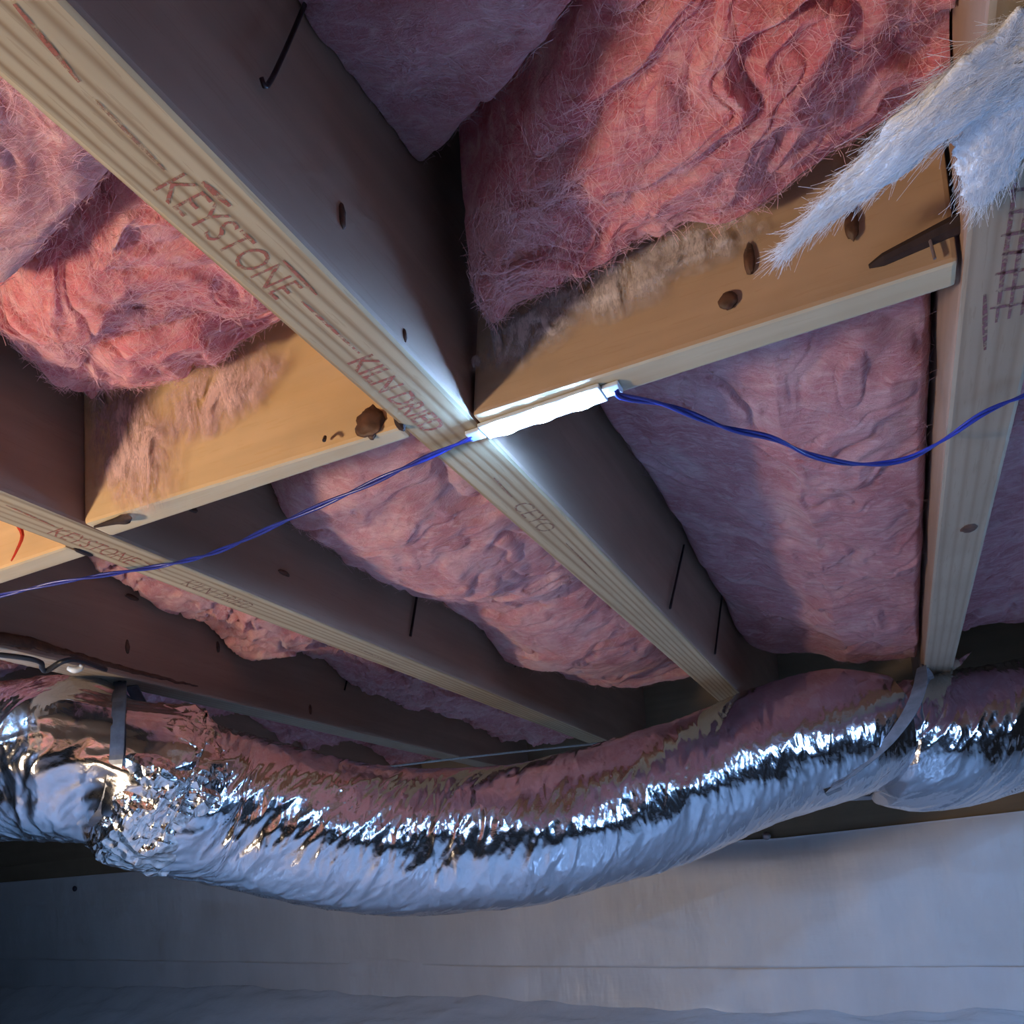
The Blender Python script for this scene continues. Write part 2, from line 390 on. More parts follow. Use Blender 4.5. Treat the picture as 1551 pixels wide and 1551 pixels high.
# joist b: maker's word, a line, KILN DRIED, a second faint mark
text_part('KEYSTONE', jb, -.290, -.270, .280, .367, zs, M['stamp'])
line_part(jb, -.2665, .288, -.2655, .305, .0035, zs, M['stamp']); line_part(jb, -.2665, .345, -.2675, .375, .0022, zs, M['stamp'])
line_part(jb, -.268, .196, -.2735, .228, .0024, zs, M['stamp']); line_part(jb, -.2745, .235, -.2765, .275, .002, zs, M['stamp_faint'])
line_part(jb, -.278, .375, -.277, .430, .0024, zs, M['stamp'])
text_part('KILN DRIED', jb, -.2895, -.2705, .434, .531, zs, M['stamp'], bold=.012)
text_part('CEYO', jb, -.286, -.268, .675, .743, zs, M['stamp_faint']); line_part(jb, -.276, .62, -.278, .66, .002, zs, M['stamp_faint'])
line_part(jb, -.274, .78, -.276, .88, .002, zs, M['stamp_faint'])
# joist c
text_part('KEYSTONE', jc, -.6535, -.6325, .497, .583, zs, M['stamp']); line_part(jc, -.633, .446, -.636, .492, .0022, zs, M['stamp'])
line_part(jc, -.636, .588, -.640, .612, .002, zs, M['stamp'])
text_part('KILN DRIED', jc, -.6525, -.634, .648, .742, zs, M['stamp_faint'])
line_part(jc, -.642, .95, -.645, 1.06, .002, zs, M['stamp_faint'])
# joist a: a blocky purple mark of crossed strokes
for i in range(7):
    y = .490 + i * .017; line_part(ja, .082 + .002 * (i % 2), y, .104, y + .006, .0032, zs, M['stamp_purple'])
for x in (.085, .092, .099): line_part(ja, x, .485, x + .002, .61, .0028, zs, M['stamp_purple'])
line_part(ja, .078, .575, .083, .640, .003, zs, M['stamp_purple'])

def knot(parent, c, r, mat=None, seed=1, amp=.2): return mesh('knot', *blob(c, r, seed, amp), mat or M['knot'], parent, True)
for (px, py, r) in ((518, 328, (.002, .0028, .008)), (613, 508, (.0015, .002, .004))):
    p = pix(px, py, x=JX['b'][1]); knot(jb, p, r, seed=px)
for (px, py, r) in ((200, 905, (.002, .012, .004)), (660, 885, (.002, .01, .004)), (430, 868, (.002, .010, .003)), (290, 770, (.002, .008, .004))):
    p = pix(px, py, x=JX['c'][1]) if px > 210 else pix(px, py, x=JX['d'][1]); knot(jc if px > 210 else jd, p, r, seed=px)
for (px, py) in ((193, 980), (330, 980), (470, 1075)):
    p = pix(px, py, x=JX['d'][1]); knot(jd, p, (.002, .004, .010), seed=px)
p = pix(1468, 800, z=ZB); knot(ja, p, (.008, .012, .002), seed=4)

def blocking(label, c, mat):
    t = thing('blocking', ((c[0][0] + c[1][0]) / 2, c[0][1], min(q[2] for q in c)), label, 'blocking'); V, Fc = hexa(c, .003)
    lit_underside(mesh('board', V, Fc, mat, t), M['block_lit']); return t
# right: foot touches joist b, its end cut leaves a dark wedge of gap higher up
br = blocking('amber pine blocking carrying the lit lamp between two joists', [(-.2495, .530, ZB), (.0615, .534, ZB), (.0615, .558, ZB), (-.2495, .560, ZB),
                            (-.222, .533, ZT - .002), (.0615, .533, ZT - .002), (.0615, .563, ZT - .002), (-.222, .563, ZT - .002)], M['block2'])
bl = blocking('bright orange pine blocking with a big dark knot between left joists', [(-.6135, .503, ZB), (-.3015, .517, ZB + .001), (-.3015, .532, ZB), (-.6135, .531, ZB - .001),
                            (-.6135, .508, ZT - .002), (-.3015, .514, ZT - .002), (-.3015, .545, ZT - .002), (-.6135, .540, ZT - .002)], M['block'])
bx = blocking('orange pine blocking with a red crayon streak at the left edge', [(-.979, .528, ZB), (-.6665, .526, ZB), (-.6665, .550, ZB), (-.979, .552, ZB),
                            (-.979, .530, ZT - .002), (-.6665, .530, ZT - .002), (-.6665, .560, ZT - .002), (-.979, .560, ZT - .002)], M['block'])
# knots, splits, nails
p = pix(1103, 455, y=.531); knot(br, p, (.006, .003, .0055), seed=11)
p = pix(1135, 392, y=.531); knot(br, p, (.0035, .002, .010), seed=12)
p = pix(1290, 340, y=.531); knot(br, p, (.004, .002, .010), seed=13)
a = pix(1316, 402, y=.5305); b = pix(1462, 332, y=.5305)
C = np.linspace(a, b, 14); C[:, 1] += .001
mesh('split', *tube(C, np.interp(np.linspace(0, 1, 14), [0, .15, 1], [.0012, .0036, .0058]), 8), M['crack'], br)
a = pix(1408, 362, y=.529); b = pix(1416, 392, y=.529); mesh('nail', *tube(np.linspace(a, b, 4), .0009, 6), M['pin'], br)
p = pix(560, 640, y=.5155); knot(bl, p, (.0125, .0030, .0115), seed=23, amp=.30)
a = pix(490, 668, y=.510); C = spline([a, a + [.004, -.003, .001], a + [.005, -.006, -.004]], 6); mesh('nail', *tube(C, .0012, 6), M['nail'], bl)
a = pix(140, 797, y=.5055); b = pix(196, 783, y=.506); C = spline([a, (a + b) / 2 + [0, .001, .001], b], 10); C[:, 1] += .002
mesh('split', *tube(C, np.interp(np.linspace(0, 1, 10), [0, .6, .85, 1], [.001, .003, .005, .001]), 8), M['crack'], bl)
a = pix(598, 628, y=.5145); b = pix(612, 652, y=.5145); mesh('split', *tube(np.linspace(a, b, 6), [.001, .0025, .0035, .0035, .003, .001], 8), M['crack'], bl)
for q in ([(28, 795), (35, 812), (26, 835), (18, 850)],):
    C = spline([pix(*v, y=.527) for v in q], 10); mesh('crayon_streak', *tube(C, np.linspace(.0028, .0012, 10), 6), M['smear'], bx)
a = pix(112, 830, z=ZB); b = pix(140, 841, z=ZB); C = np.linspace(a, b, 6); mesh('split', *tube(C, [.001, .0028, .003, .003, .0025, .001], 8), M['crack'], bx)

# ------------------------------------------------------------------ insulation
def batt(name, label, Lc, Rc, zf, mat, nx, ny, amp=(.012, .008, .003), freq=(7, 22, 60), edge=(.03, .03, .03, .03), ztop=ZT - .004,
         stretch=(1, 1, 1), seed=0., warp=.012, rise=.05, group=None, billow=.6):
    """a fibreglass batt: Lc/Rc are its left and right outlines (X, Y), zf(X, Y) the height of its hanging face; edge = rounding at left, right, near, far"""
    s = np.linspace(0, 1, nx); t = np.linspace(0, 1, ny)
    L = spline(Lc, ny) if len(Lc) > 2 else np.linspace(Lc[0], Lc[1], ny); Rr = spline(Rc, ny) if len(Rc) > 2 else np.linspace(Rc[0], Rc[1], ny)
    XY = L[None] * (1 - s[:, None, None]) + Rr[None] * s[:, None, None]
    X = XY[..., 0].ravel(); Y = XY[..., 1].ravel(); Sg = np.repeat(s, ny); Tg = np.tile(t, nx)
    wid = np.linalg.norm(Rr - L, axis=1).mean(); lng = np.linalg.norm(np.diff(L, axis=0), axis=1).sum()
    Z = zf(X, Y)
    P = np.stack([X, Y, 0 * X + seed * 3.7], -1) * stretch
    q = np.stack([fbm(P * 9 + 31, 3), fbm(P * 9 + 57, 3), 0 * X], -1)
    Pw = P + q * .035
    lump = fbm(Pw * freq[0], 2)
    fold = fbm((Pw + q * .03) * freq[1] * np.array([.75, 2.1, 1]) + 7, 3, .55)
    msk = np.clip(.5 + 1.6 * noise(P * 6 + 41), 0, 1)
    an = np.array([.7, 1.7, 1]); cr = np.exp(-np.abs(noise((Pw + q * .03) * freq[2] * an + 11)) / .10) * msk + .5 * np.exp(-np.abs(noise((Pw + q * .05) * freq[2] * 2.3 * an + 23)) / .16) * (1 - msk)
    env = np.ones_like(X)
    k = np.zeros_like(X)
    for d, e in ((Sg * wid, edge[0]), ((1 - Sg) * wid, edge[1]), (Tg * lng, edge[2]), ((1 - Tg) * lng, edge[3])):
        if e <= 0: continue
        u = np.clip(1 - d / e, 0, 1); k = np.maximum(k, 1 - np.sqrt(np.clip(1 - u * u, 0, 1)))
    Z = Z - amp[0] * lump - amp[1] * fold + amp[2] * cr + k * rise
    m = np.clip(np.minimum(np.minimum(Sg, 1 - Sg) * wid, np.minimum(Tg, 1 - Tg) * lng) / .02, 0, 1)
    dx = warp * fbm(np.stack([X, Y, Z * 2], -1) * freq[1] * .8 + 71, 2); dy = warp * fbm(np.stack([X, Y, Z * 2], -1) * freq[1] * .8 + 93, 2)
    V = np.stack([X + dx * m, Y + dy * m, np.minimum(Z, ztop - .004)], -1)
    n = len(V); f = [q_[::-1] for q_ in grid_faces(nx, ny)]
    ring = [i * ny for i in range(nx)] + [(nx - 1) * ny + j for j in range(1, ny)] + [i * ny + ny - 1 for i in range(nx - 2, -1, -1)] + [j for j in range(ny - 2, 0, -1)]
    U = V[ring].copy(); r = len(ring); lv = []
    tg = np.roll(U, -1, 0) - np.roll(U, 1, 0); ow = np.stack([tg[:, 1], -tg[:, 0], 0 * tg[:, 0]], -1); ow /= np.linalg.norm(ow, axis=1)[:, None] + 1e-9
    for a in (0, .06, .14, .24, .36, .5, .66, .82, 1.0):
        W = U.copy(); W[:, 2] = U[:, 2] + (ztop - U[:, 2]) * a
        if 0 < a < 1: W -= np.sign(1) * ow * (.0035 * np.abs(fbm(W * 40 + seed, 3)))[:, None]
        lv.append(W)
    allV = np.r_[(V,) + tuple(lv)]; nl = len(lv)
    for l_ in range(nl - 1):
        for i in range(r):
            j = (i + 1) % r; f.append((n + l_ * r + i, n + l_ * r + j, n + (l_ + 1) * r + j, n + (l_ + 1) * r + i))
    f.append(tuple(range(n + (nl - 1) * r, n + nl * r)))
    o = mesh(name, allV, f, mat, smooth=True); o.data.polygons[len(f) - 1].use_smooth = False
    tag(o, label, 'insulation', group)
    return o, V.reshape(nx, ny, 3)
ip = np.interp
G = 'insulation batts between the joists'
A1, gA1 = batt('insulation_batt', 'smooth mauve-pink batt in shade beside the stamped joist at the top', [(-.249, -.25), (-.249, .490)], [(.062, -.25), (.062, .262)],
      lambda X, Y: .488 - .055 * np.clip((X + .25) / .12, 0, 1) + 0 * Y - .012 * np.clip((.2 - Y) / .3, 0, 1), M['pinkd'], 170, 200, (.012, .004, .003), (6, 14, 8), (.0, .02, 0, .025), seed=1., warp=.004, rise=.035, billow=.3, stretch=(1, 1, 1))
A2, gA2 = batt('insulation_batt', 'crumpled pink batt drooping over the amber blocking beside the joist gap', [(-.221, .478), (-.229, .500), (-.236, .524)], [(.0625, .290), (.0625, .526)],
      lambda X, Y: .398 + .018 * np.clip((X + .1) / .16, 0, 1) - .012 * np.clip((-.12 - X) / .1, 0, 1) + .03 * np.clip((.44 - Y) / .12, 0, 1) * np.clip((X + .25) / .1, 0, 1),
      M['pink'], 330, 260, (.012, .011, .011), (8, 15, 9), (.020, 0.0, .03, .007), seed=2., warp=.014, rise=.05, billow=.75, stretch=(1, 1.25, 1))
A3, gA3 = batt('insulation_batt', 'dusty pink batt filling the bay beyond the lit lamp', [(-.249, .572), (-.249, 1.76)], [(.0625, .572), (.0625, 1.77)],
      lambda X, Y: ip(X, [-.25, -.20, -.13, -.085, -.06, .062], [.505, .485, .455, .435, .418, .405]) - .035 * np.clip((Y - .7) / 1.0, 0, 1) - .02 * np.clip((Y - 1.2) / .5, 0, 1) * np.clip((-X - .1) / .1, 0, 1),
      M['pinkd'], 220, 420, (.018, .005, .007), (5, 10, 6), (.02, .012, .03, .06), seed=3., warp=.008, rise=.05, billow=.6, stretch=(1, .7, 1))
B1, gB1 = batt('insulation_batt', 'smooth pale pink batt in the upper left corner', [(-.56, -.25), (-.55, .1), (-.515, .350)], [(-.3015, -.25), (-.3015, .314)],
      lambda X, Y: .388 + .03 * np.clip((-X - .46) / .1, 0, 1) + 0 * Y, M['pink2'], 140, 200, (.012, .004, .005), (6, 14, 8), (.05, .0, 0, .022), seed=4., warp=.004, rise=.06, billow=.4)
B2, gB2 = batt('insulation_batt', 'crumpled bright pink batt hanging over the orange blocking', [(-.562, .364), (-.582, .43), (-.606, .498)], [(-.3015, .326), (-.3015, .508)],
      lambda X, Y: .412 + .042 * np.clip((Y - .45) / .06, 0, 1) * np.clip((X + .62) / .2, .35, 1) + .008 * np.clip((-.5 - X) / .08, 0, 1) - .012 * np.exp(-((X + .46) / .05) ** 2),
      M['pink'], 300, 240, (.012, .012, .014), (8, 15, 9), (.016, .0, .03, .008), seed=5., warp=.014, rise=.06, billow=.75)
B3, gB3 = batt('insulation_batt', 'lumpy pink batt bulging low past the orange blocking above the wire', [(-.612, .74), (-.6135, .95), (-.6135, 1.68)], [(-.3015, .60), (-.3015, 1.72)],
      lambda X, Y: ip(Y, [.72, .80, .95, 1.06, 1.12, 1.31, 1.5, 1.62, 1.7], [.455, .438, .432, .447, .455, .417, .43, .44, .41]) - .045 * np.clip(np.sin((X + .6135) / .312 * np.pi), 0, 1) ,
      M['pink2'], 220, 380, (.016, .006, .010), (6, 11, 7), (.02, .02, .07, .05), seed=6., warp=.010, rise=.06, billow=.7)
C3, gC3 = batt('insulation_batt', 'ragged pink batt peeking out behind the wire-crossed joist', [(-.978, .80), (-.978, 2.15)], [(-.6665, .62), (-.6665, 2.15)],
      lambda X, Y: ip(Y, [.8, .86, .94, 1.08, 1.15, 1.22, 1.4, 1.59, 1.8, 2.1], [.478, .476, .462, .43, .445, .472, .445, .42, .44, .41]) - .02 * np.clip((X + .978) / .1, 0, 1),
      M['pink2'], 150, 380, (.012, .010, .012), (9, 20, 12), (.015, .02, .05, .05), seed=7., warp=.010, rise=.04)
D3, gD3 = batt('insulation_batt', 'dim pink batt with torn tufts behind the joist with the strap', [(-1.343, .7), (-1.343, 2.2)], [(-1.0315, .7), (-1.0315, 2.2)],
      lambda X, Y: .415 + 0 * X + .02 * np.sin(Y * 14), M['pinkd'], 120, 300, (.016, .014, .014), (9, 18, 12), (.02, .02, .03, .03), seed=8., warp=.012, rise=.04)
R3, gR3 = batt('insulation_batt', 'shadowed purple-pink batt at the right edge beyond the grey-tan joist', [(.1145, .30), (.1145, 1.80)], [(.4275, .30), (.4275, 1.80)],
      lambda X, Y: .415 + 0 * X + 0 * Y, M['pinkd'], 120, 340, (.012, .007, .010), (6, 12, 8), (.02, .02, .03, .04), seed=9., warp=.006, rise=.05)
C1, gC1 = batt('insulation_batt', 'pink batt beyond the left edge in front of the crayoned blocking', [(-.978, -.2), (-.978, .52)], [(-.6665, -.2), (-.6665, .52)],
      lambda X, Y: .46 + 0 * X + 0 * Y, M['pink2'], 70, 140, (.012, .007, .010), (6, 12, 8), (.02, .02, 0, .03), seed=10., warp=.006, rise=.05)

# ------------------------------------------------------------------ flexible foil duct
RD = .118
def ring_surface(C, n, m, rad, seed, amp=.0030, freq=(42, 5), flat_top=0.0):
    C = spline(C, n); T, N, B = frames(C); a = np.linspace(0, 2 * np.pi, m, endpoint=False)
    arc = np.r_[0, np.cumsum(np.linalg.norm(np.diff(C, axis=0), axis=1))]
    A = np.tile(a, n); U = np.repeat(arc, m)
    rr = np.repeat(np.interp(np.linspace(0, 1, n), *rad), m)
    # foil drawn round the wire helix: creases run mostly round the duct, slanting a little
    cx, sx = np.cos(A), np.sin(A)
    def ridg(fq, fr, sd, sl): 
        return np.abs(noise(np.stack([(U + sl * A) * fq, cx * fr, sx * fr + sd], -1)))
    w = fbm(np.stack([U * 4, cx * .8, sx * .8 + seed], -1), 3)
    side = .30 + .70 * np.clip(1 - np.abs(cx + .18) * 1.15, 0, 1)     # most puckered along the flank
    d = .006 * w - amp * side * (1.6 * (ridg(freq[0] * .45, .9, seed, .05) - .3) + 1.1 * (ridg(freq[0], 1.5, seed + 3, .03) - .3) + .3 * (ridg(freq[0] * 2.1, 3, seed + 6, -.02) - .3))
    amp_l = np.interp(U / U.max(), [0, .5, .65, 1], [1.9, 1.7, 1.0, .55]); d = .006 * w + (d - .006 * w) * amp_l
    d -= .0010 * amp_l * ridg(85, 2.2, seed + 12, .09) * (.5 + noise(np.stack([U * 6, cx, sx], -1)))
    def thin(fq, fr, sd, sl, w): return np.exp(-np.abs(noise(np.stack([(U + sl * A) * fq, cx * fr, sx * fr + sd], -1))) / w)
    msk = np.clip(.55 + 1.5 * noise(np.stack([U * 9, cx * 1.5, sx * 1.5 + seed + 21], -1)), 0, 1)
    d += amp_l * (.0020 * thin(17, .8, seed + 15, .06, .07) * msk + .0012 * thin(33, 1.3, seed + 18, .08, .10) * (1 - msk) + .0008 * thin(55, 1.8, seed + 27, .10, .14))
    d += .0009 * np.abs(fbm(np.stack([U * 45, cx * 4.5, sx * 4.5 + seed], -1), 3))
    V = C.repeat(m, 0) + (rr + d)[:, None] * (cx[:, None] * np.repeat(N, m, 0) + sx[:, None] * np.repeat(B, m, 0))
    return V, grid_faces(n, m, True), C, N, B, T
def DP(px, py, y): return pix(px, py, y=y)
duct = thing('flexible_duct', (-.5, 1.25, -.05), 'silver foil flexible duct sagging beneath the joists', 'duct')
K0 = DP(176, 1160, .86)
left_pts = [DP(176, 1160, .86) + np.array([-1.0, -.22, .03]), DP(-120, 1163, .80), DP(60, 1154, .835), DP(172, 1150, .86)]
main_pts = [DP(168, 1166, .855), DP(250, 1196, .92), DP(350, 1226, 1.01), DP(500, 1263, 1.11), DP(640, 1277, 1.2), DP(780, 1266, 1.28), DP(900, 1238, 1.36), DP(1030, 1197, 1.45), DP(1150, 1148, 1.53), DP(1250, 1118, 1.60), DP(1345, 1106, 1.67)]
right_pts = [DP(1320, 1124, 1.665), DP(1400, 1128, 1.71), DP(1500, 1108, 1.78), DP(1600, 1085, 1.86), DP(1720, 1060, 1.98)]
NL = 380
path = np.array(left_pts[:-1] + [DP(174, 1157, .862)] + main_pts[1:])
Vm, fm, Cm, Nm, Bm, Tm = ring_surface(path, 1700, 170, ([0, 1], [RD, RD]), 2.)
arc = np.r_[0, np.cumsum(np.linalg.norm(np.diff(Cm, axis=0), axis=1))]
kk = int(np.argmin(np.linalg.norm(Cm - DP(174, 1158, .858), axis=1)))            # the pinch under the left strap
pin_r = 1 - .20 * np.exp(-((arc - arc[kk]) / .022) ** 2); pin_r *= np.interp(arc, [arc[-1] - .10, arc[-1] - .02, arc[-1]], [1, .88, .5])
Vm = Cm.repeat(170, 0) + (Vm - Cm.repeat(170, 0)) * np.repeat(pin_r, 170)[:, None]
mesh('jacket', Vm, fm, M['foil'], duct, True)
Vr, fr_, Cr, Nr, Br, Tr = ring_surface(right_pts, 300, 150, ([0, .03, .08, .25, 1], [RD * .4, RD * .76, RD * .93, RD, RD]), 3., amp=.0016)
mesh('jacket', Vr, fr_, M['foil'], duct, True)
# crumpled tape wrap where the two lengths meet under the strap
n, m = 34, 84
i0 = int(np.searchsorted(arc, arc[kk] + .012)); i1 = int(np.searchsorted(arc, arc[kk] + .105)); ix = np.linspace(i0, i1, n).astype(int)
a = np.linspace(0, 2 * np.pi, m, endpoint=False); A = np.tile(a, n); U = np.repeat(np.linspace(0, 1, n), m)
k = fbm(np.stack([U * 3.2, np.cos(A) * 3, np.sin(A) * 3], -1), 3)
rr = RD * np.repeat(pin_r[ix], m) + .008 + .010 * k
rr -= .020 * np.clip(np.abs(U - .5) * 2 - .55 + .55 * noise(np.stack([np.cos(A) * 2, np.sin(A) * 2, 0 * A + 4], -1)), 0, 1)
Vt = Cm[ix].repeat(m, 0) + rr[:, None] * (np.cos(A)[:, None] * np.repeat(Nm[ix], m, 0) + np.sin(A)[:, None] * np.repeat(Bm[ix], m, 0))
tag(mesh('tape_wrap', Vt, grid_faces(n, m, True), M['tape'], duct, False), 'crumpled bright foil tape')

# straps
def band(path, width_dir, w, th=.0012):
    P = np.asarray(path, float); Wd = np.broadcast_to(np.asarray(width_dir, float), P.shape); Wd = Wd / np.linalg.norm(Wd, axis=1)[:, None]
    T = np.gradient(P, axis=0); T /= np.linalg.norm(T, axis=1)[:, None]; Nn = np.cross(T, Wd); Nn /= np.linalg.norm(Nn, axis=1)[:, None]
    w = np.broadcast_to(np.asarray(w, float), (len(P),))[:, None] / 2
    V = np.concatenate([np.stack([P - Wd * w + Nn * th, P + Wd * w + Nn * th, P + Wd * w - Nn * th, P - Wd * w - Nn * th], 1)]).reshape(-1, 3)
    return V, grid_faces(len(P), 4, True) + [(0, 1, 2, 3), tuple(range(len(V) - 4, len(V)))[::-1]]
def loop_path(c, ax, rad, top, n=40, a0=.55):
    """round the duct from a point above, under it and back up; ax = duct direction"""
    ax = ax / np.linalg.norm(ax); up = np.array([0, 0, 1.0]); up -= ax * up.dot(ax); up /= np.linalg.norm(up); side = np.cross(ax, up)
    th = np.linspace(a0, 2 * np.pi - a0, n); L = [c + rad * (np.cos(q) * up + np.sin(q) * side) for q in th]
    return np.array([top] + list(spline([top, L[0]], 6)[1:-1]) + L + list(spline([L[-1], top], 6)[1:-1]) + [top])
def on_duct(px, py, gap=.006):
    """where the sight line through a pixel meets the duct's skin"""
    d = pix(px, py, y=1.0); AX = np.r_[Cm[::4], Cr[::4]]
    for k in np.arange(.45, 2.4, .004):
        q = d * k
        if np.linalg.norm(AX - q, axis=1).min() < RD * (.84 if px < 260 else 1.0) + gap: return q
    return d * 1.6
def strap(label, top, pixels, back, wdir, w, mat):
    P = spline([top] + [on_duct(*q) for q in pixels] + back, 80)
    t = thing('duct_strap', (top[0], top[1], P[:, 2].min()), label, 'strap', 'straps hanging the duct')
    mesh('band', *band(P, wdir, w, .001), mat, t); mesh('nail', *tube([top + [0, 0, -.004], top + [0, 0, .004]], .0035, 8), M['nail'], t)
top = pix(182, 1033, z=ZB - .001); ck_ = Cm[kk]
strap('dark narrow strap holding the duct up to the dim joist', top, [(181, 1062), (179, 1090), (178, 1120), (176, 1150), (170, 1190), (160, 1222), (146, 1248)],
      [ck_ + [.0, .03, -RD * .86], ck_ + [-.02, RD * .75, -RD * .5], ck_ + [-.03, RD * .95, .0], ck_ + [-.02, RD * .7, RD * .6], top + [.0, .02, -.002]], (.93, .36, 0), .019, M['strapd'])
top2 = pix(1396, 1010, z=ZB - .001); c2 = Cr[40]
strap('broad grey strap slanting round the duct under the grey-tan joist', top2, [(1393, 1040), (1382, 1070), (1364, 1100), (1340, 1130), (1312, 1156), (1282, 1180), (1262, 1198)],
      [pix(1262, 1198, y=1.60) + [.04, .10, -.01], c2 + [.0, RD * .9, -RD * .6], c2 + [.0, RD * 1.05, .0], top2 + [.01, .06, -.02], top2 + [.004, .02, -.002]], (.80, .05, .30),
      np.interp(np.linspace(0, 1, 80), [0, .05, .2, .35, .6, 1], [.016, .022, .034, .034, .018, .016]), M['strap'])

# ------------------------------------------------------------------ lamp string: modules and blue twisted wire
def led_module(c, ang, label, n=3, lit=True):
    t = thing('led_module', (c[0], c[1], c[2] - .014), label, 'lamp', 'lamps of the blue wire string')
    ca, sa = math.cos(ang), math.sin(ang)
    def rot(V): V = np.asarray(V, float); return np.stack([c[0] + V[:, 0] * ca - V[:, 1] * sa, c[1] + V[:, 0] * sa + V[:, 1] * ca, c[2] + V[:, 2]], -1)
    V, f = hexa(box(-.047, .047, -.0100, .0100, -.0034, -.0002), .0010); mesh('body', rot(V), f, M['led_body'], t)
    for s in (-1, 1):
        V, f = hexa(box(s * .0535 - .006, s * .0535 + .006, -.006, .006, -.0035, -.0002), .001); mesh('mounting_tab', rot(V), f, M['led_body'], t)
    for k in (-1, 0, 1):
        V, f = blob((k * .0295, 0, -.0034), (.0134, .0096, .0032), 0, 0., 8, 14); mesh('lens', rot(V), f, M['led'], t, True)
    return t
def twisted(path, label, r=.00115, pitch=.11, off=.00115):
    C = spline(path, 260); T, N, B = frames(C); arc = np.r_[0, np.cumsum(np.linalg.norm(np.diff(C, axis=0), axis=1))]
    t = thing('lamp_wire', tuple(C[130]), label, 'wire', 'wires of the lamp string')
    for s in (0, math.pi):
        a = 2 * np.pi * arc / pitch + s + .8 * np.sin(arc * 17)
        mesh('strand', *tube(C + off * (np.cos(a)[:, None] * N + np.sin(a)[:, None] * B), r, 8), M['wire'], t, True)
    return t
zl = ZB - .0004
mc = np.array([-.2035, .5485, zl])
led_module(mc, -.02, 'glaring blue-white lamp module under the amber blocking')
e0 = mc + [-.056, 0, -.004]; e1 = mc + [.056, -.002, -.004]
wl = [e0, pix(690, 674, z=ZB - .006), pix(620, 705, z=.328), pix(540, 742, z=.324), pix(430, 790, z=.322), pix(330, 835, z=.326), pix(255, 855, z=ZB - .005), pix(170, 869, z=.330), pix(80, 884, z=.326), pix(0, 902, z=.322), pix(-130, 925, z=.324)]
lw = pix(-130, 925, z=.324)
wl += [np.array([-.985, lw[1] + .01, ZB - .005]), np.array([-1.12, lw[1] + .02, ZB - .012])]
twisted(wl, 'blue twisted wire running left from the lit lamp under the stamped joists')
led_module(np.array([-1.178, lw[1] + .02, zl]), 0., 'lamp module out of view at the left end of the blue wire')
bc = blocking('pine blocking out of view carrying the left lamp', [(-1.343, lw[1] + .0, ZB), (-1.0315, lw[1] + .0, ZB), (-1.0315, lw[1] + .04, ZB), (-1.343, lw[1] + .04, ZB),
               (-1.343, lw[1] + .0, ZT - .002), (-1.0315, lw[1] + .0, ZT - .002), (-1.0315, lw[1] + .04, ZT - .002), (-1.343, lw[1] + .04, ZT - .002)], M['block'])
wr = [e1, pix(940, 600, z=.332), pix(1010, 614, z=.326), pix(1100, 648, z=.318), pix(1170, 664, z=.314), pix(1230, 690, z=.308), pix(1300, 703, z=.305), pix(1370, 696, z=.308), pix(1430, 666, z=.314), pix(1490, 626, z=.322), pix(1551, 600, z=.328), pix(1640, 575, z=.332)]
re = pix(1640, 575, z=.332); wr += [np.array([.33, .64, .325]), np.array([.4535, .66, .334]), np.array([.4535, .682, .335])]
twisted(wr, 'blue twisted wire dipping right from the lit lamp toward the grey-tan joist')
led_module(np.array([-1.735, .80, zl]), math.pi / 2, 'added fill lamp module out of view under the joist beyond the left edge')  # unseen extra module, added to brighten the left part of the wall
led_module(np.array([.4535, .74, zl]), math.pi / 2, 'lamp module out of view at the right end of the blue wire')

# ------------------------------------------------------------------ insulation rods, cables, cord, pins, scraps
def rod(label, pts, r=.0013):
    C = spline(pts, 14) if len(pts) > 2 else np.linspace(pts[0], pts[1], 8)
    return tag(mesh('support_rod', *tube(C, r, 7), M['rod'], None, True), label, 'rod', 'steel rods holding the insulation')
xb, xc, xd = JX['b'][1] + .004, JX['c'][1] + .004, JX['d'][1] + .004
rod('bent dark steel rod on the flank of the stamped joist at the top', [pix(396, 118, x=xb), pix(403, 132, x=xb), pix(430, 80, x=xb), pix(467, -6, x=xb)])
rod('dark steel rod on the far flank of the stamped joist nearer the lamp', [pix(1015, 921, x=xb), pix(1036, 826, x=xb)], .0018)
rod('dark steel rod on the far flank of the stamped joist nearer the duct', [pix(1083, 990, x=xb), pix(1094, 900, x=xb)], .0018)
rod('dark steel rod below the lumpy pink batt on the pale joist', [pix(622, 963, x=xc), pix(635, 880, x=xc)], .0020)
rod('short dark steel rod on the pale joist beside the torn batt edge', [pix(780, 1010, x=xc), pix(792, 975, x=xc)], .0016)
rod('short dark steel rod behind the wire-crossed joist in shade', [pix(522, 1045, x=xd), pix(530, 1012, x=xd)], .0018)

# black cable looping off the dim joist, with its pale staple
ck = [pix(-80, 985, z=.330), pix(0, 992, z=.328), pix(45, 998, z=.326), pix(62, 1004, z=.325), pix(64, 1012, z=.322), pix(70, 1016, z=.321), pix(95, 1002, z=.328), pix(118, 1000, z=ZB - .006), pix(160, 1014, z=ZB - .006)]
tag(mesh('black_cable', *tube(spline(ck, 80), .0035, 8), M['cable'], None, True), 'thin black cable looping under the dim joist at the left edge', 'cable')
st = pix(113, 1012, z=ZB - .003)
C = spline([pix(103, 1012, z=.334), pix(112, 1015, z=.331), pix(122, 1012, z=.334), pix(124, 1007, z=.338)], 14)
tag(mesh('cable_clip', *tube(C, np.interp(np.linspace(0, 1, 14), [0, .4, 1], [.003, .0045, .003]), 8), M['white_plastic'], None, True), 'small white clip beside the black cable under the dim joist', 'clip')
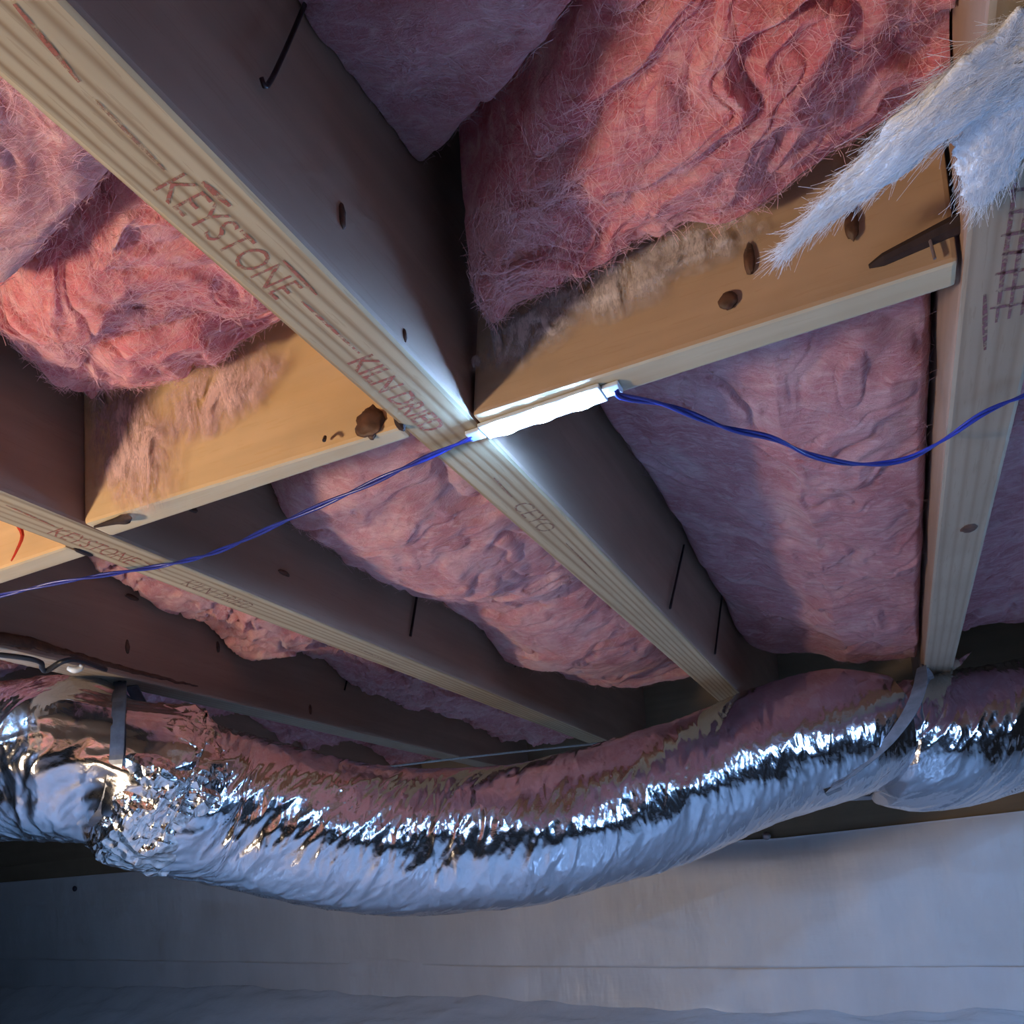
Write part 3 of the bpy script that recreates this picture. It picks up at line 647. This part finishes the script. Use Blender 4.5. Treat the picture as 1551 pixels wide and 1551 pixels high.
# ragged waney strip along the lower edge of the dim joist
a = pix(-30, 962, x=JX['d'][1]); b = pix(62, 978, x=JX['d'][1]); c_ = pix(300, 1040, x=JX['d'][1])
n = 90; C = spline([a, b, (b + c_) / 2 + [0, 0, -.002], c_], n); C[:, 2] += .002 * fbm(C * 60, 3)
Vw, fw = tube(C, np.interp(np.linspace(0, 1, n), [0, .28, .36, .8, 1], [.009, .0075, .0042, .003, .001]) * (1 + .3 * fbm(C * 90, 2)), 8); Vw[:, 0] = JX['d'][1] + (Vw[:, 0] - JX['d'][1]) * .4
tag(mesh('wane_edge', Vw, fw, M['knot'], jd, True), 'dark ragged bark edge')
# pale cord behind the duct
C = spline([pix(380, 1178, y=1.62), pix(550, 1165, y=1.72), pix(700, 1148, y=1.80), pix(800, 1137, y=1.86), pix(915, 1125, y=1.90), pix(960, 1120, y=1.93)], 60)
tag(mesh('cord', *tube(C, .0026, 7), M['cord'], None, True), 'pale cord stretched level behind the sagging duct', 'cord')
# pins in the membrane
def pin(px, py, label, mat):
    p = pix(px, py, y=WALL - .022); t = thing('membrane_pin', tuple(p), label, 'pin', 'pins holding the wall membrane')
    V, f = blob(p, (.011, .006, .011), 0, .0, 10, 14); mesh('head', V, f, mat, t, True)
    mesh('shank', *tube([p, p + [0, .03, 0]], .003, 7), M['nail'], t)
pin(113, 1346, 'dark pin in the white membrane at the left', M['pin_dark']); pin(1161, 1266, 'bright pin in the white membrane below the duct at the right', M['pin'])
# foil scrap at the far end of the right joist
p = pix(1450, 1004, y=1.70); q = [pix(1440, 1018, y=1.69), pix(1441, 998, y=1.70), pix(1452, 999, y=1.69), pix(1472, 987, y=1.72), pix(1455, 1008, y=1.685)]
V = [v for v in q] + [v + np.array([.002, .006, .003]) for v in q]; nq = 5
fc = [(0, 1, 2, 4), (4, 2, 3), (6, 5, 9, 7), (7, 9, 8)] + [(i, (i + 1) % nq, nq + (i + 1) % nq, nq + i) for i in range(nq)]
tag(mesh('foil_scrap', V, fc, M['tape']), 'tiny bright foil scrap at the far end of the grey-tan joist', 'scrap')

# ------------------------------------------------------------------ white fibre tuft over the right joist, wisps and loose strands
def ribbon(C, w0, w1, k=6):
    return tube(C, np.linspace(w0, w1, len(C)), k)
tuft = thing('fibre_tuft', (.09, .46, .30), 'torn white fibre tuft trailing over the grey-tan joist at top right', 'insulation')
def tuft_body(path, rad, flat, seed, name, n=110, m=40):
    C = spline(path, n); T, N, B = frames(C); a = np.linspace(0, 2 * np.pi, m, endpoint=False); A = np.tile(a, n); U = np.repeat(np.linspace(0, 1, n), m)
    r = np.repeat(np.interp(np.linspace(0, 1, n), *rad), m)
    k = 1 + .45 * fbm(np.stack([U * 7, np.cos(A) * 1.4, np.sin(A) * 1.4 + seed], -1), 4) + .25 * np.abs(fbm(np.stack([U * 22, np.cos(A) * 3, np.sin(A) * 3 + seed], -1), 3))
    V = C.repeat(m, 0) + (r * k)[:, None] * (flat * np.cos(A)[:, None] * np.repeat(N, m, 0) + np.sin(A)[:, None] * np.repeat(B, m, 0))
    return mesh(name, V, grid_faces(n, m, True), M['fibre'], tuft, True), C
zt = ZB - .010
_, Ca = tuft_body([pix(1640, 40, z=zt), pix(1560, 85, z=zt), pix(1480, 130, z=zt - .004), pix(1400, 190, z=zt - .006), pix(1330, 255, z=zt - .002), pix(1270, 305, z=zt + .002), pix(1225, 345, z=zt + .004), pix(1190, 380, z=zt + .006)],
          ([0, .15, .35, .55, .75, .9, 1], [.021, .019, .015, .012, .0075, .0022, .0004]), .3, 1., 'tuft_arm')
_, Cb = tuft_body([pix(1590, 60, z=zt + .002), pix(1550, 130, z=zt + .002), pix(1520, 200, z=zt + .002), pix(1500, 260, z=zt + .003), pix(1484, 310, z=zt + .006)],
          ([0, .3, .6, .85, 1], [.022, .018, .014, .009, .002]), .3, 2., 'tuft_lobe')
def strands(name, roots, parent, mat, length, r, drop=(0, 0, -.3), spread=1.0, kind='stuff', bend=.6, k=3, seg=6):
    rg = np.random.default_rng(len(roots) + int(1e5 * r)); V = []; Fc = []
    for c in roots:
        d = rg.normal(size=3) * spread + np.array(drop); d /= np.linalg.norm(d); e = rg.normal(size=3) * bend; L = length * rg.uniform(.4, 1.3)
        t = np.linspace(0, 1, seg)[:, None]; C = np.asarray(c) + d * L * t + e * L * .5 * t * t
        v, f = tube(C, np.linspace(r, r * .3, seg), k, False); o = len(V) and sum(map(len, V)); Fc += [tuple(i + o for i in q) for q in f]; V.append(v)
    return tag(mesh(name, np.concatenate(V), Fc, mat, parent), kind=kind)
def comb(C, rad, n, length, r, seed):
    """fine fibres combed along a tuft, splaying at its rim"""
    rg = np.random.default_rng(seed); V = []; Fc = []; cnt = 0; T, N, B = frames(C); m = len(C)
    for _ in range(n):
        i = rg.integers(0, m - 4); a = rg.uniform(0, 2 * np.pi); q = np.interp(i / (m - 1), *rad) * rg.uniform(.4, 1.12); L = length * rg.uniform(.4, 1.3)
        p = C[i] + q * (.4 * np.cos(a) * N[i] + np.sin(a) * B[i]); d = T[i] + rg.normal(size=3) * .13; e = rg.normal(size=3) * .3
        t = np.linspace(-.4, .6, 6)[:, None]; v, f = tube(p + d * L * t + e * L * t * t, r, 3, False)
        Fc += [tuple(x + cnt for x in w) for w in f]; V.append(v); cnt += len(v)
    return tag(mesh('loose_fibre', np.concatenate(V), Fc, M['strand'], tuft), kind='stuff')
comb(Ca, ([0, .15, .35, .55, .75, .9, 1], [.024, .021, .017, .013, .009, .003, .0006]), 2600, .028, .00008, 1)
comb(Cb, ([0, .3, .6, .85, 1], [.024, .020, .016, .011, .003]), 1300, .024, .00008, 2)

# loose surface fibres lying over the nearer batts
def fuzz(o, g, nf, length, mat, seed, ylim=(-1, 9), r=.00011):
    rg = np.random.default_rng(seed); nx, ny = g.shape[:2]; V = []; Fc = []; seg = 6; cnt = 0
    ok = [(i, j) for i, j in zip(rg.integers(2, nx - 2, nf * 3), rg.integers(2, ny - 2, nf * 3)) if ylim[0] < g[i, j, 1] < ylim[1]][:nf]
    for i, j in ok:
        p = g[i, j]; tu = g[i + 1, j] - g[i - 1, j]; tv = g[i, j + 1] - g[i, j - 1]; nn = np.cross(tv, tu); nn /= np.linalg.norm(nn) + 1e-9
        if nn[2] > 0: nn = -nn
        th = rg.normal(.9, .8); d = math.cos(th) * tu / (np.linalg.norm(tu) + 1e-9) + math.sin(th) * tv / (np.linalg.norm(tv) + 1e-9); d /= np.linalg.norm(d) + 1e-9
        e = np.cross(nn, d) * rg.normal(0, .5) + nn * rg.uniform(.0, .35); L = length * rg.uniform(.4, 1.4)
        t = np.linspace(-.5, .5, seg)[:, None]; C = p + nn * .0012 + d * L * t + e * L * 1.1 * (t * t - .05)
        v, f = tube(C, r, 3, False); Fc += [tuple(q + cnt for q in w) for w in f]; V.append(v); cnt += len(v)
    b = BASE[o.name]; fz = mesh('loose_fibre', np.concatenate(V), Fc, mat, o); tag(fz, kind='stuff')
M['strand_dusty'] = plain('dusty_fibre_strand', (.52, .32, .34), 1.0, spec=.05)
fuzz(A2, gA2, 3800, .018, M['strand_pink'], 1); fuzz(B2, gB2, 3800, .018, M['strand_pink'], 2)
fuzz(A1, gA1, 1600, .016, M['strand_dusty'], 3, (.15, 1)); fuzz(B1, gB1, 1500, .016, M['strand_pink'], 4, (.1, 1))
fuzz(B3, gB3, 2500, .025, M['strand_pink'], 5); fuzz(A3, gA3, 2500, .025, M['strand_dusty'], 6)

# thin gauzes of fibre clinging to the blocking below the torn batts
def gauze_mat(name, col, seed):
    t = NT(name); at = t.n('ShaderNodeAttribute', attribute_name='fibre_cover')
    nz = t.noise(t.coord((1, 1, .45), loc=(seed, 0, 0)), 55, 4, .62, 1.2); fine = t.noise(t.coord((1, 1, .3), (0, .4, 0)), 420, 3, .7, 1.5)
    a = t.math('MULTIPLY', at.outputs['Fac'], t.math('ADD', t.math('MULTIPLY', t.math('SUBTRACT', nz, .34), 4.2), t.math('MULTIPLY', t.math('SUBTRACT', fine, .5), 1.6)))
    cl = t.n('ShaderNodeClamp'); t.l(a, cl.inputs[0]); cl.inputs['Max'].default_value = .92
    tr = t.n('ShaderNodeBsdfTransparent'); mx = t.n('ShaderNodeMixShader'); t.l(cl.outputs[0], mx.inputs[0]); t.l(tr.outputs[0], mx.inputs[1]); t.l(t.b.outputs[0], mx.inputs[2]); t.l(mx.outputs[0], t.o.inputs[0])
    return t.done(t.ramp(fine, [(.3, tuple(.8 * v for v in col)), (.7, col)]), 1.0, nrm=t.bump(nz, .5, .003), spec=.03)
M['gauze_pink'] = gauze_mat('pink_fibre_gauze', (.84, .56, .53), 0.); M['gauze_grey'] = gauze_mat('dusty_fibre_gauze', (.74, .64, .61), 3.)
def gauze(o, centre, axis, rad, y, mat, seed, layers=2):
    """layered wisps: an oval of fibre, dense in the middle and thinning outwards, standing a few mm off the board"""
    V = []; Fc = []; D = []; n = 26; c = np.asarray(centre, float); ca, sa = math.cos(axis), math.sin(axis)
    for L in range(layers):
        u, v = np.meshgrid(np.linspace(-1, 1, n), np.linspace(-1, 1, n), indexing='ij'); u = u.ravel(); v = v.ravel()
        px = c[0] + (u * rad[0] * ca - v * rad[1] * sa); py = c[1] + (u * rad[0] * sa + v * rad[1] * ca)
        off = .0012 + .0022 * L + .0022 * fbm(np.stack([u * 2, v * 2, 0 * u + seed + L], -1), 2)
        P = np.array([pix(a, b, y=y - max(.0006, k)) for a, b, k in zip(px, py, off)])
        rr = np.sqrt(u * u + v * v) + .22 * fbm(np.stack([u * 1.8, v * 1.8, 0 * u + seed + 5 * L], -1), 3)
        D.append(np.clip(1.25 * (1 - rr), 0, 1)); dd = D[-1]; o_ = sum(map(len, V)); Fc += [tuple(q + o_ for q in w) for w in grid_faces(n, n) if max(dd[q] for q in w) > 0]; V.append(P)
    g = mesh('fibre_gauze', np.concatenate(V), Fc, mat, o, True); tag(g, kind='stuff')
    at = g.data.attributes.new('fibre_cover', 'FLOAT', 'POINT'); at.data.foreach_set('value', np.concatenate(D).astype(np.float32))
gauze(B2, (200, 672), 1.38, (112, 74), .5045, M['gauze_pink'], 1.)
gauze(B2, (330, 600), -.62, (130, 55), .508, M['gauze_pink'], 2.)
gauze(A2, (930, 432), -.40, (120, 55), .5305, M['gauze_grey'], 3.)
gauze(A2, (800, 500), -.55, (110, 50), .5305, M['gauze_grey'], 4.)
gauze(A2, (1060, 372), -.35, (110, 42), .5310, M['gauze_grey'], 5.)
